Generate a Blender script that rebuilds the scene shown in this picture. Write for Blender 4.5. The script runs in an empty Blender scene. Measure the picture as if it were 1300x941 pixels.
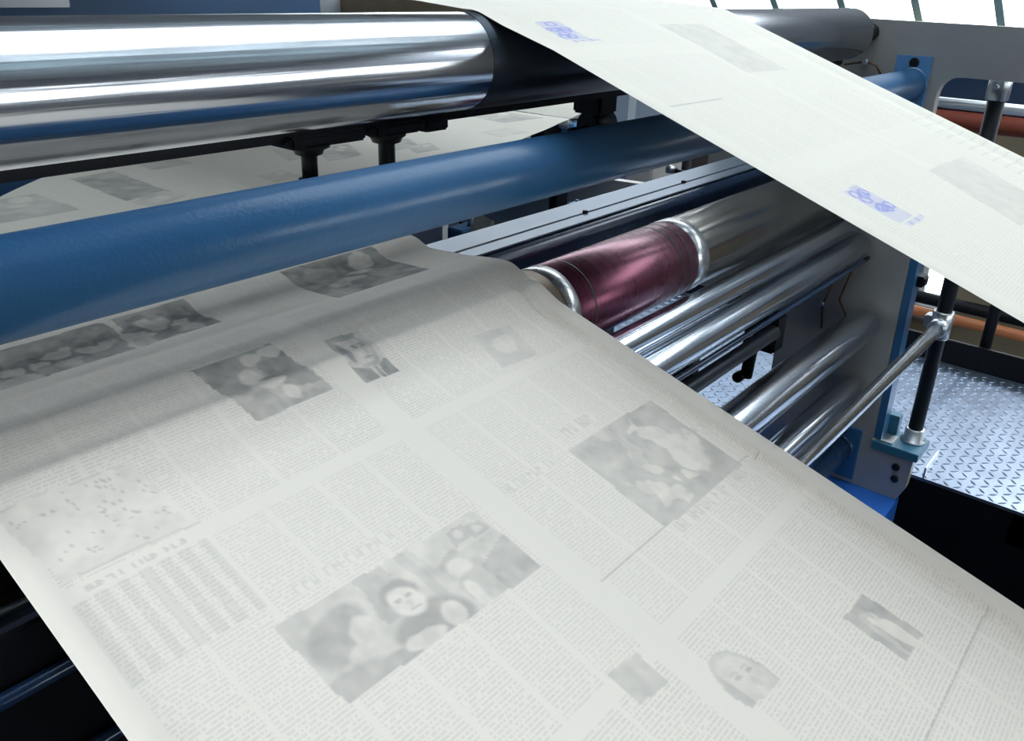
import bpy, math, random
import numpy as np
from mathutils import Vector, Matrix
random.seed(7); rng = np.random.default_rng(7)
C = bpy.context.scene.collection
PI = math.pi
# ------------------------------------------------------------------ camera frame (image taken as 1300 x 941)
F2 = 960*1400-421*495; FOC = F2**.5
ex = np.array([960, -421, FOC]); ex /= np.linalg.norm(ex)
ey = np.array([-1400, -495, FOC]); ey /= np.linalg.norm(ey)
ez = -np.cross(ex, ey)
if ez[1] > 0: ez = -ez
RW = np.array([ex, ey, ez])                       # rows: world axes in camera coordinates (right, down, forward)
def ray(px, py): return RW @ np.array([px-650, py-426, FOC])
def on_x(px, py, X): d = ray(px, py); return d*(X/d[0])
def on_z(px, py, Z): d = ray(px, py); return d*(Z/d[2])
def on_y(px, py, Y): d = ray(px, py); return d*(Y/d[1])
def on_plane(px, py, a, b):                       # plane z = a + b*y
    d = ray(px, py); return d*(a/(d[2]-b*d[1]))

# ------------------------------------------------------------------ materials
MAT = {}
def new_mat(name):
    m = bpy.data.materials.new(name); m.use_nodes = True
    nt = m.node_tree; b = nt.nodes['Principled BSDF']
    MAT[name] = m
    return m, nt, b
def N(nt, t, **kw):
    n = nt.nodes.new(t)
    for k, v in kw.items(): setattr(n, k, v)
    return n
def L(nt, a, b): nt.links.new(a, b)
def simple(name, col, rough=.5, metal=0., var=.15, scale=8., bump=0., bscale=60., stretch=(1, 1, 1), coat=0., rvar=.1, aniso=0.):
    m, nt, b = new_mat(name)
    tc = N(nt, 'ShaderNodeTexCoord'); mp = N(nt, 'ShaderNodeMapping'); mp.inputs['Scale'].default_value = stretch
    L(nt, tc.outputs['Object'], mp.inputs[0])
    nz = N(nt, 'ShaderNodeTexNoise'); nz.inputs['Scale'].default_value = scale; nz.inputs['Detail'].default_value = 5
    L(nt, mp.outputs[0], nz.inputs['Vector'])
    cr = N(nt, 'ShaderNodeMix', data_type='RGBA')
    L(nt, nz.outputs['Fac'], cr.inputs[0])
    cr.inputs[6].default_value = [max(0, c*(1-var)) for c in col]+[1]
    cr.inputs[7].default_value = [min(1, c*(1+var)) for c in col]+[1]
    L(nt, cr.outputs[2], b.inputs['Base Color'])
    mr = N(nt, 'ShaderNodeMapRange'); mr.inputs[3].default_value = max(.02, rough-rvar*.5); mr.inputs[4].default_value = rough+rvar*.5
    L(nt, nz.outputs['Fac'], mr.inputs[0]); L(nt, mr.outputs[0], b.inputs['Roughness'])
    b.inputs['Metallic'].default_value = metal
    b.inputs['Coat Weight'].default_value = coat; b.inputs['Coat Roughness'].default_value = .12
    if bump:
        n2 = N(nt, 'ShaderNodeTexNoise'); n2.inputs['Scale'].default_value = bscale; n2.inputs['Detail'].default_value = 3
        L(nt, mp.outputs[0], n2.inputs['Vector'])
        bp = N(nt, 'ShaderNodeBump'); bp.inputs['Strength'].default_value = bump; bp.inputs['Distance'].default_value = .002
        L(nt, n2.outputs['Fac'], bp.inputs['Height']); L(nt, bp.outputs[0], b.inputs['Normal'])
    return m
simple('chrome', (.70, .77, .86), .19, 1., .06, 3., .008, 30, (.2, 6, 6), rvar=.06)
simple('big_chrome', (.54, .56, .60), .17, 1., .10, 2., .22, 30, (.05, 3.2, 3.2), rvar=.08)
simple('dark_steel', (.030, .040, .055), .34, .6, .3, 6., .05, 30, (.3, 4, 4))
simple('grey_steel', (.30, .29, .27), .20, .9, .12, 8., .05, 30, (1, 1, 1))
simple('bright_ring', (.62, .64, .66), .28, .8, .12, 40.)
simple('magenta_sleeve', (.18, .045, .085), .28, .65, .10, 6., .04, 40, (14, .2, .2))
simple('brown_sleeve', (.22, .17, .12), .38, .7, .12, 6.)
simple('green_line', (.05, .09, .06), .4, .3, .1, 6.)
simple('blue_paint', (.028, .120, .270), .30, 0., .16, 5., .25, 160, coat=.35)
simple('beam_blue', (.010, .06, .15), .4, 0., .12, 6.)
simple('tube_blue', (.029, .120, .265), .34, 0., .14, 5., .18, 230, coat=.15, rvar=.16)
simple('pale_blue_paint', (.10, .26, .52), .35, 0., .1, 5., .1, 160, coat=.2)
simple('navy_paint', (.012, .038, .095), .26, .1, .2, 6., .12, 90, coat=.3)
simple('bright_blue_paint', (.02, .14, .55), .45, 0., .1, 6.)
simple('teal_paint', (.035, .16, .26), .4, 0., .12, 8.)
simple('plate_steel', (.42, .41, .39), .42, .4, .16, 9., .25, 60, rvar=.2)
simple('black_iron', (.006, .007, .010), .42, .2, .3, 10.)
simple('black_rubber', (.010, .012, .016), .5, 0., .3, 10.)
simple('flange_metal', (.20, .24, .30), .42, .5, .15, 6.)
simple('galvanised', (.55, .58, .60), .30, .9, .15, 25.)
simple('tread_metal', (.24, .30, .40), .32, .85, .15, 12., .1, 60, rvar=.12)
simple('dark_bolt', (.015, .016, .02), .4, .5, .2, 30.)
simple('brass_cable', (.12, .055, .025), .5, 0., .1, 30.)
simple('cabinet_grey', (.40, .46, .54), .4, .1, .08, 3.)
simple('cabinet_white', (.75, .78, .80), .4, 0., .05, 3.)
simple('cabinet_brown', (.055, .045, .045), .6, 0., .2, 3.)
simple('cream_plastic', (.55, .52, .40), .5, 0., .1, 10.)
simple('red_pipe', (.32, .075, .045), .5, 0., .15, 6.)
simple('orange_pipe', (.42, .14, .05), .5, 0., .15, 6.)
simple('wall_tan', (.23, .185, .12), .8, 0., .12, 1.5)
simple('wall_grey', (.20, .21, .23), .8, 0., .12, 1.5)
simple('ceiling_paint', (.42, .45, .48), .8, 0., .06, .7)
simple('floor_dark', (.035, .045, .065), .5, 0., .3, 2.5, .3, 30)
simple('deck_dark', (.010, .014, .028), .45, .1, .5, 3., .3, 30)
simple('floor_grey', (.28, .29, .31), .5, 0., .15, 1.)
simple('window_frame', (.62, .68, .70), .5, 0., .05, 3.)
simple('bar_paint', (.40, .58, .62), .5, 0., .05, 3.)
simple('ochre_paint', (.26, .20, .085), .7, 0., .12, 3.)
for n_ in ('black_iron', 'black_rubber'): MAT[n_].node_tree.nodes['Principled BSDF'].inputs['Specular IOR Level'].default_value = .22
def glass():
    m, nt, b = new_mat('glass')
    nt.nodes.remove(b); out = nt.nodes['Material Output']
    t = N(nt, 'ShaderNodeBsdfTransparent'); t.inputs[0].default_value = (.96, .97, .965, 1)
    g = N(nt, 'ShaderNodeBsdfGlossy'); g.inputs['Roughness'].default_value = .03
    mx = N(nt, 'ShaderNodeMixShader'); mx.inputs[0].default_value = .06
    L(nt, t.outputs[0], mx.inputs[1]); L(nt, g.outputs[0], mx.inputs[2]); L(nt, mx.outputs[0], out.inputs[0])
glass()
def paper(name, base, txt=.30):
    """newsprint: attribute 'ink' R = halftone ink, G = where body text runs, B = blue spot ink"""
    m, nt, b = new_mat(name)
    at = N(nt, 'ShaderNodeAttribute', attribute_name='ink'); sp = N(nt, 'ShaderNodeSeparateColor'); L(nt, at.outputs['Color'], sp.inputs[0])
    uv = N(nt, 'ShaderNodeUVMap', uv_map='UVMap'); sx = N(nt, 'ShaderNodeSeparateXYZ'); L(nt, uv.outputs[0], sx.inputs[0])
    def mth(op, a, bb=None, clamp=False):
        n = N(nt, 'ShaderNodeMath', operation=op, use_clamp=clamp)
        for i, v in enumerate((a, bb)):
            if v is None: continue
            if isinstance(v, (int, float)): n.inputs[i].default_value = v
            else: L(nt, v, n.inputs[i])
        return n.outputs[0]
    P = .0036
    row = mth('FLOOR', mth('DIVIDE', sx.outputs[1], P))
    fr = mth('FRACT', mth('DIVIDE', sx.outputs[1], P))
    line = mth('LESS_THAN', mth('ABSOLUTE', mth('SUBTRACT', fr, .5)), .27)
    cv = N(nt, 'ShaderNodeCombineXYZ'); L(nt, mth('MULTIPLY', sx.outputs[0], 420.), cv.inputs[0]); L(nt, mth('MULTIPLY', row, 7.31), cv.inputs[1])
    nz = N(nt, 'ShaderNodeTexNoise'); nz.inputs['Scale'].default_value = 1.; nz.inputs['Detail'].default_value = 1.; L(nt, cv.outputs[0], nz.inputs['Vector'])
    word = mth('GREATER_THAN', nz.outputs['Fac'], .44)
    t = mth('MULTIPLY', mth('MULTIPLY', line, word), mth('MULTIPLY', sp.outputs['Green'], txt))
    # large uneven patches in the print density
    n3 = N(nt, 'ShaderNodeTexNoise'); n3.inputs['Scale'].default_value = 9.; n3.inputs['Detail'].default_value = 4.; L(nt, uv.outputs[0], n3.inputs['Vector'])
    t = mth('MULTIPLY', t, mth('ADD', n3.outputs['Fac'], .35))
    ink = mth('MINIMUM', mth('ADD', t, sp.outputs['Red']), .95)
    m1 = N(nt, 'ShaderNodeMix', data_type='RGBA'); L(nt, ink, m1.inputs[0]); m1.inputs[6].default_value = base+(1,); m1.inputs[7].default_value = (.10, .105, .11, 1)
    m2 = N(nt, 'ShaderNodeMix', data_type='RGBA'); L(nt, sp.outputs['Blue'], m2.inputs[0]); L(nt, m1.outputs[2], m2.inputs[6]); m2.inputs[7].default_value = (.10, .13, .55, 1)
    L(nt, m2.outputs[2], b.inputs['Base Color']); b.inputs['Roughness'].default_value = .62
    b.inputs['Specular IOR Level'].default_value = .35
    # fine paper grain
    g = N(nt, 'ShaderNodeTexNoise'); g.inputs['Scale'].default_value = 900.; L(nt, uv.outputs[0], g.inputs['Vector'])
    bp = N(nt, 'ShaderNodeBump'); bp.inputs['Strength'].default_value = .12; bp.inputs['Distance'].default_value = .0006
    L(nt, g.outputs['Fac'], bp.inputs['Height']); L(nt, bp.outputs[0], b.inputs['Normal'])
    return m
paper('newsprint', (.90, .81, .71), .15); paper('newsprint_upper', (.715, .672, .585), .18); paper('newsprint_shaded', (.50, .475, .41), .25)  # last is the same paper, darkened to paint in the far web's shade

# ------------------------------------------------------------------ mesh helpers
class MB:
    def __init__(s): s.v = []; s.f = []; s.smooth = []
    def add(s, vs, fs, smooth=False):
        o = len(s.v); s.v += [tuple(float(c) for c in p) for p in vs]; s.f += [tuple(i+o for i in f) for f in fs]; s.smooth += [smooth]*len(fs)
        return s
    def box(s, lo, hi, bev=0.):
        x0, y0, z0 = lo; x1, y1, z1 = hi
        if bev <= 0:
            vs = [(x, y, z) for x in (x0, x1) for y in (y0, y1) for z in (z0, z1)]
            return s.add(vs, [(0, 1, 3, 2), (4, 6, 7, 5), (0, 4, 5, 1), (2, 3, 7, 6), (0, 2, 6, 4), (1, 5, 7, 3)])
        import bmesh
        bm = bmesh.new(); bmesh.ops.create_cube(bm, size=1)
        for v in bm.verts: v.co = Vector(((x0+x1)/2+v.co.x*(x1-x0), (y0+y1)/2+v.co.y*(y1-y0), (z0+z1)/2+v.co.z*(z1-z0)))
        bmesh.ops.bevel(bm, geom=bm.edges[:], offset=bev, segments=2, affect='EDGES')
        vs = [v.co[:] for v in bm.verts]; fs = [[v.index for v in f.verts] for f in bm.faces]; bm.free()
        return s.add(vs, fs)
    def lathe(s, prof, origin, axis='x', n=64):
        """prof: (t along axis, radius); closed with end caps"""
        ox, oy, oz = origin; vs = []; fs = []
        for t, r in prof:
            for k in range(n):
                a = 2*PI*k/n; c, q = r*math.cos(a), r*math.sin(a)
                vs.append({'x': (ox+t, oy+c, oz+q), 'y': (ox+q, oy+t, oz+c), 'z': (ox+c, oy+q, oz+t)}[axis])
        for i in range(len(prof)-1):
            for k in range(n):
                a, b = i*n+k, i*n+(k+1) % n
                fs.append((a, b, b+n, a+n))
        s.add(vs, fs, True)
        s.f.append(tuple(len(s.v)-len(vs)+k for k in range(n))[::-1]); s.smooth.append(False)
        m = len(s.v)-n; s.f.append(tuple(m+k for k in range(n))); s.smooth.append(False)
        return s
    def tube(s, pts, r, n=12):
        pts = [Vector(p) for p in pts]; vs = []; fs = []
        up = Vector((0, 0, 1))
        for i, p in enumerate(pts):
            d = (pts[min(i+1, len(pts)-1)]-pts[max(i-1, 0)]).normalized()
            a = d.cross(up if abs(d.z) < .95 else Vector((1, 0, 0))).normalized(); b = d.cross(a)
            rr = r[i] if isinstance(r, (list, tuple)) else r
            for k in range(n):
                t = 2*PI*k/n; vs.append(p+a*math.cos(t)*rr+b*math.sin(t)*rr)
        for i in range(len(pts)-1):
            for k in range(n):
                a_, b_ = i*n+k, i*n+(k+1) % n; fs.append((a_, b_, b_+n, a_+n))
        o = len(s.v); s.add(vs, fs, True)
        s.f.append(tuple(o+k for k in range(n))[::-1]); s.f.append(tuple(len(s.v)-n+k for k in range(n))); s.smooth += [False, False]
        return s
    def prism(s, poly, x0, x1, holes=()):
        """outline in (y, z) extruded along x; holes cut through"""
        import bmesh
        from mathutils.geometry import tessellate_polygon
        loops = [[Vector((y, z, 0)) for y, z in poly]]+[[Vector((y, z, 0)) for y, z in h] for h in holes]
        tris = tessellate_polygon(loops); flat = [p for l in loops for p in l]; n = len(flat)
        vs = [(x0, p.x, p.y) for p in flat]+[(x1, p.x, p.y) for p in flat]
        fs = [tuple(t) for t in tris]+[tuple(i+n for i in reversed(t)) for t in tris]
        o = 0
        for l in loops:
            m = len(l)
            for k in range(m): fs.append((o+k, o+(k+1) % m, n+o+(k+1) % m, n+o+k))
            o += m
        return s.add(vs, fs)
    def build(s, name, mat, parent=None):
        me = bpy.data.meshes.new(name); me.from_pydata(s.v, [], s.f)
        me.polygons.foreach_set('use_smooth', s.smooth); me.materials.append(MAT[mat])
        import bmesh
        bm = bmesh.new(); bm.from_mesh(me); bmesh.ops.recalc_face_normals(bm, faces=bm.faces[:]); bm.to_mesh(me); bm.free()
        o = bpy.data.objects.new(name, me); C.objects.link(o)
        if parent is not None:
            o.parent = parent; o.matrix_parent_inverse = Matrix.Translation(-parent.location)
        return o
def tag(o, label=None, cat=None, group=None, kind=None):
    for k, v in (('label', label), ('category', cat), ('group', group), ('kind', kind)):
        if v: o[k] = v
    return o
def thing(name, loc, label, cat, group=None):
    o = bpy.data.objects.new(name, None); C.objects.link(o); o.location = loc; o.empty_display_size = .05
    return tag(o, label, cat, group)
def struct(name, mb, mat): return tag(mb.build(name, mat), kind='structure')
def rbox(cy, cz, y0, y1, z0, z1, r, n=6):
    """rounded rectangle outline"""
    pts = []
    for (yc, zc, a0) in ((y1-r, z1-r, 0), (y0+r, z1-r, 90), (y0+r, z0+r, 180), (y1-r, z0+r, 270)):
        for k in range(n+1):
            a = math.radians(a0+90*k/n); pts.append((yc+r*math.cos(a), zc+r*math.sin(a)))
    return pts

XP = 2.4        # inner face of the right side frame
XL = -.16       # inner face of the left side frame
# ------------------------------------------------------------------ side frames
def roundc(pts, idx, r, n=6):
    out = []
    for i, p in enumerate(pts):
        if i not in idx: out.append(p); continue
        a = np.array(pts[i-1]); b = np.array(p); c = np.array(pts[(i+1) % len(pts)])
        u = (a-b)/np.linalg.norm(a-b); w = (c-b)/np.linalg.norm(c-b); s, e = b+u*r, b+w*r
        for k in range(n+1):
            t = k/n; q = (1-t)**2*s+2*t*(1-t)*b+t*t*e; out.append((q[0], q[1]))
    return out
outline = [(1.20, -.062), (-.60, -.077), (-.60, -.192), (.588, -.192), (.585, -.40), (.562, -.70), (.556, -1.235), (.432, -1.25),
           (.437, -1.36), (.455, -1.405), (2.60, -1.39), (2.60, -.66), (1.20, -.60)]
outline = roundc(outline, (3,), .055)
opening = rbox(0, 0, .895, 2.35, -1.33, -.90, .035)
sf = thing('side_frame', (XP, .9, -1.4), 'grey steel side frame plate that carries the right ends of the rollers', 'machine frame')
MB().prism(outline, XP, XP+.035, [opening]).build('steel_plate', 'plate_steel', sf)
eb = MB(); eb.box((XP+.004, .533, -1.23), (XP+.062, .553, -.42)); es = eb.build('edge_strip', 'blue_paint', sf); es['label'] = 'blue painted edge strip'
for v in es.data.vertices: v.co.y += .012 if v.co.z > -.8 else 0
b = MB(); b.box((XP+.03, .520, -.755), (XP+.075, .545, -.725), .004); b.build('edge_clip', 'black_iron', sf)
for (y, z) in ((.474, -1.298), (.470, -1.337)):
    m = MB(); m.lathe([(-.006, .0095), (-.004, .0115), (.0, .0115), (.004, .0115)], (XP-.001, y, z), 'x', 24); m.build('bolt', 'dark_bolt', sf)
m = MB(); m.box((XP-.006, .422, -1.262), (XP+.115, .553, -1.236), .002)
m.box((XP+.075, .51, -1.236), (XP+.110, .553, -1.175), .002)
fb = m.build('foot_bracket', 'teal_paint', sf); fb['label'] = 'teal painted foot bracket'
m = MB(); m.box((XP+.004, .50, -1.236), (XP+.06, .545, -1.231)); m.build('wear_strip', 'galvanised', sf)
# pneumatic hoses on the inner face
def hose(pts): return [Vector(p) for p in pts]
for pts in ([(XP-.02, .752, -.70), (XP-.012, .745, -.76), (XP-.012, .77, -.86), (XP-.012, .76, -.93)],
            [(XP-.02, .742, -.70), (XP-.012, .705, -.74), (XP-.012, .725, -.83), (XP-.012, .68, -.9)]):
    m = MB(); m.tube(pts, .0035, 8); h = m.build('hose', 'brass_cable', sf); h['label'] = 'thin orange hose'
m = MB(); m.lathe([(0, .009), (.02, .009), (.022, .006), (.03, .006)], (XP-.03, .747, -.70), 'x', 16); m.build('hose_fitting', 'galvanised', sf)
m = MB(); m.lathe([(0, .006), (.024, .006)], (XP-.024, .77, -.855), 'x', 16); m.build('hose_fitting', 'galvanised', sf)
a1, a2, a3 = on_x(1100, 78, XP-.01), on_x(1112, 83, XP-.015), on_x(1119, 96, XP-.01)
m = MB(); m.tube([on_x(1072, 82, XP-.01), a1, a2, a3], .0028, 8); m.build('cable', 'brass_cable', sf)
m = MB(); m.lathe([(0, .007), (.02, .007), (.02, .004), (.026, .004)], (XP-.026, a1[1], a1[2]), 'x', 16); m.build('cable_fitting', 'galvanised', sf)
# left side frame, just outside the picture
lf = thing('side_frame', (XL, .9, -1.4), 'grey steel side frame plate that carries the left ends of the rollers', 'machine frame')
MB().prism([(1.20, -.062), (.40, -.062), (.40, -1.40), (2.6, -1.39), (2.6, -.66), (1.2, -.6)], XL-.035, XL).build('steel_plate', 'plate_steel', lf)
# blue base under the right frame
bs = MB(); bs.box((XP-.20, .452, -1.56), (XP+.034, 2.7, -1.4055), .004); bs.box((XP-.12, .62, -1.904), (XP+.02, .80, -1.56)); bs.box((XP-.12, 2.3, -1.904), (XP+.02, 2.5, -1.56))
tag(bs.build('base_beam', 'bright_blue_paint'), 'bright blue base beam under the foot of the right side frame', 'beam')
bs = MB(); bs.box((XL-.034, .40, -1.56), (XL+.10, 2.7, -1.4055), .004); bs.box((XL-.03, .62, -1.904), (XL+.1, .80, -1.56)); bs.box((XL-.03, 2.3, -1.904), (XL+.1, 2.5, -1.56))
tag(bs.build('base_beam', 'bright_blue_paint'), 'blue base beam under the left side frame, outside the picture', 'beam')

# ------------------------------------------------------------------ rollers
def roller(name, Y, Z, R, mat, label, x1=XP-.035, x0=XL+.035, bev=.008, cat='roller', shaft=.45):
    t = thing(name, ((x0+x1)/2, Y, Z-R), label, cat)
    m = MB(); m.lathe([(x0, R-bev), (x0+bev*.3, R-bev*.3), (x0+bev, R), (x1-bev, R), (x1-bev*.3, R-bev*.3), (x1, R-bev)], (0, Y, Z), 'x', 128)
    m.build('roller_body', mat, t)
    if R > .055 and name == 'chrome_roller': shaft = .35
    if shaft:
        for (sa, sb) in ((XL+.0005, x0+.001), (x1-.001, XP-.0005)):
            m = MB(); m.lathe([(sa, R*shaft), (sb, R*shaft)], (0, Y, Z), 'x', 32); m.build('shaft', 'black_iron', t)
    return t
BY, BZ, BR = .778, -.0985, .0602
big = roller('chrome_roller', BY, BZ, BR, 'big_chrome', 'large polished chrome roller at the top that the upper paper web runs over', x1=2.24)
m = MB(); m.lathe([(.826, BR+.0004), (.8264, BR+.0007), (1.4996, BR+.0007), (1.50, BR+.0004)], (0, BY, BZ), 'x', 128); q = m.build('dark_band', 'dark_steel', big); q['label'] = 'dark band under the web'  # thin raised band of darker steel across the web's width
RB = (.80, -.514, .0765)
rb = roller('banded_roller', *RB, 'grey_steel', 'steel roller with a magenta band, middle of the lower roller stack', x1=2.37)
m = MB(); m.lathe([(1.065, .0770), (1.0655, .0773), (1.4595, .0773), (1.46, .0770)], (0,)+RB[:2], 'x', 128); q = m.build('sleeve', 'magenta_sleeve', rb); q['label'] = 'magenta sleeve'
for x in (1.105, 1.395, 1.428):
    m = MB(); m.lathe([(x, .0774), (x+.004, .0774)], (0,)+RB[:2], 'x', 96); m.build('sleeve_line', 'green_line', rb)
for (xa, xb) in ((1.032, 1.065), (1.46, 1.505)):
    m = MB(); m.lathe([(xa, .0770), (xa+.001, .0780), (xb-.001, .0780), (xb, .0770)], (0,)+RB[:2], 'x', 128); q = m.build('collar', 'bright_ring', rb); q['label'] = 'silver collar ring'
m = MB(); m.lathe([(.965, .0768), (1.032, .0768)], (0,)+RB[:2], 'x', 128); q = m.build('brown_band', 'brown_sleeve', rb); q['label'] = 'brown band'
roller('idler_roller', .717, -.592, .0262, 'chrome', 'slim chrome roller directly under the magenta banded roller', x1=2.37)
roller('idler_roller', .692, -.652, .0330, 'chrome', 'chrome roller with a bright streak, second below the magenta banded roller', x1=2.37)
roller('deflector_bar', .672, -.694, .0065, 'navy_paint', 'thin dark bar tight under the second idler roller', x1=2.36, shaft=.9, bev=.001, cat='bar')
roller('deflector_bar', .680, -.742, .0175, 'dark_steel', 'thick dark grey bar above the chequered footplate seen between rollers', x1=1.80, bev=.002, cat='bar', shaft=0)
roller('chrome_roller', .640, -.875, .0480, 'chrome', 'thick bright chrome roller low on the right side frame', x1=2.365)
roller('chrome_roller', .640, -1.075, .0355, 'chrome', 'lowest chrome roller, below the thick bright one', x1=2.37)

# ------------------------------------------------------------------ blue spreader tubes with brackets
def blue_tube(Y, Z, R, zt, zb, mat, label, br_y=(.612, .698)):
    t = thing('spreader_tube', (1., Y, Z-R), label, 'tube')
    m = MB(); m.lathe([(XL+.0005, R), (XP-.012, R)], (0, Y, Z), 'x', 96); m.build('tube', mat, t)
    m = MB(); m.box((XP-.014, br_y[0], zb), (XP-.0005, br_y[1], zt), .0015); br = m.build('mounting_bracket', 'blue_paint' if mat == 'navy_paint' else 'pale_blue_paint', t)
    m = MB(); m.lathe([(0, .011), (.002, .0125), (.006, .0125)], (XP-.018, Y, zt-.016), 'x', 20); m.build('bolt', 'dark_bolt', br)
    m = MB(); m.lathe([(0, R), (.002, R+.005), (.008, R+.005)], (XP-.022, Y, Z), 'x', 64); m.build('weld_collar', mat, br)
    return t
blue_tube(.652, -.2185, .0388, -.148, -.330, 'tube_blue', 'thick blue tube crossing the picture above the lower web')
blue_tube(.640, -1.290, .0370, -1.215, -1.385, 'navy_paint', 'lower blue tube, below the lowest chrome roller', (.585, .672))

# ------------------------------------------------------------------ blue beam behind the banded roller
t = thing('cross_beam', (1., 1., -.56), 'navy blue cross beam with a pale top flange behind the magenta banded roller', 'beam')
zA = -.45
m = MB(); m.prism(roundc([(1.062, zA-.004), (.955, zA-.004), (.938, zA-.022), (.945, zA-.115), (1.062, zA-.115)], (1, 2, 3), .012), XL+.0005, XP-.0005); m.build('beam_body', 'navy_paint', t)
m = MB(); m.box((XL+.01, .992, zA-.004), (XP-.002, 1.060, zA+.0005), .001); m.box((XL+.01, .952, zA-.004), (XP-.002, .988, zA-.0005), .001); q = m.build('top_flange', 'flange_metal', t); q['label'] = 'pale metal top flange'
for (px, py) in ((733, 268), (862, 231)):
    p = on_z(px, py, zA); m = MB(); m.lathe([(0, .006), (.006, .006), (.007, .004)], (p[0], .99, zA-.001), 'z', 16); m.build('screw', 'dark_bolt', t)

# ------------------------------------------------------------------ black hanger bar under the big roller
t = thing('hanger_bar', (.8, .87, -.30), 'black bar with hanging posts under the large top roller', 'bar')
m = MB(); m.box((XL+.001, .838, -.184), (XP-.001, .880, -.160), .002); m.build('bar', 'black_iron', t)
def hanger(xa, xb, xc, post_r, foot):
    m = MB(); m.box((xa, .822, -.1905), (xb, .872, -.176), .003); b_ = m.build('clamp_block', 'black_iron', t)
    m = MB(); m.lathe([(-.188, .026), (-.193, .026), (-.196, post_r*1.9), (-.2015, post_r*1.7), (-.204, post_r), (-.2310, post_r), (-.2315, foot), (-.262, foot)], (xc, .845, 0), 'z', 32); m.build('post', 'black_iron', b_)
hanger(.592, .705, .632, .0098, .0145)
hanger(.722, .800, .758, .0112, .0112)
m = MB(); m.box((.812, .824, -.1935), (.856, .872, -.176), .003); m.build('clamp_block', 'black_iron', t)
p = on_x(762, 138, 1.30)
m = MB(); m.box((p[0]-.045, p[1]-.03, -.215), (p[0]+.01, p[1]+.03, -.17), .004); m.build('end_bearing', 'black_iron', t)
m = MB(); m.lathe([(-.04, .022), (-.034, .026), (.02, .026), (.026, .02)], (p[0], p[1], -.236), 'x', 32); m.lathe([(-.09, .006), (.03, .006)], (p[0], p[1], -.240), 'x', 12)
m.build('bearing_knob', 'black_rubber', t)
m = MB(); m.box((XL, .835, -.372-.03), (.822, .865, -.372), .002)
tag(m.build('guide_bar', 'black_iron'), 'dark guide bar under the flat part of the paper web', 'bar')

# ------------------------------------------------------------------ ink rasters (all in page metres)
def fill(A, ch, mask, val, mode='max'):
    if mode == 'max': A[..., ch] = np.where(mask, np.maximum(A[..., ch], val), A[..., ch])
    else: A[..., ch] = np.where(mask, val, A[..., ch])
def smooth_noise(shape, cell, seed):
    r = np.random.default_rng(seed); h, w = shape; gh, gw = int(h/cell)+3, int(w/cell)+3
    g = r.random((gh, gw)); y = np.arange(h)/cell; x = np.arange(w)/cell
    yi, xi = y.astype(int), x.astype(int); fy, fx = (y-yi)[:, None], (x-xi)[None]; fy = fy*fy*(3-2*fy); fx = fx*fx*(3-2*fx)
    return (g[yi][:, xi]*(1-fy)*(1-fx)+g[yi+1][:, xi]*fy*(1-fx)+g[yi][:, xi+1]*(1-fy)*fx+g[yi+1][:, xi+1]*fy*fx)
def local(U, V, q):
    """bilinear-ish (affine) local coordinates of quad q = (tl, tr, br, bl) given in page (u, v)"""
    q = [np.array(p, float) for p in q]
    o = q[0]; a = ((q[1]-q[0])+(q[2]-q[3]))/2; b_ = ((q[3]-q[0])+(q[2]-q[1]))/2
    det = a[0]*b_[1]-a[1]*b_[0]; du, dv = U-o[0], V-o[1]
    return (du*b_[1]-dv*b_[0])/det, (a[0]*dv-a[1]*du)/det
def ell(s, t, cs, ct, rs, rt, ang=0.):
    c, q = math.cos(ang), math.sin(ang); ds, dt = s-cs, t-ct
    return ((ds*c+dt*q)/rs)**2+((-ds*q+dt*c)/rt)**2 < 1
def soft(s, t, cs, ct, rs, rt, ang=0.):
    c, q = math.cos(ang), math.sin(ang); ds, dt = s-cs, t-ct
    return np.clip((1.12-(((ds*c+dt*q)/rs)**2+((-ds*q+dt*c)/rt)**2))*2.6, 0, 1)
def blend(D, m, v): return D*(1-m)+v*m
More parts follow.
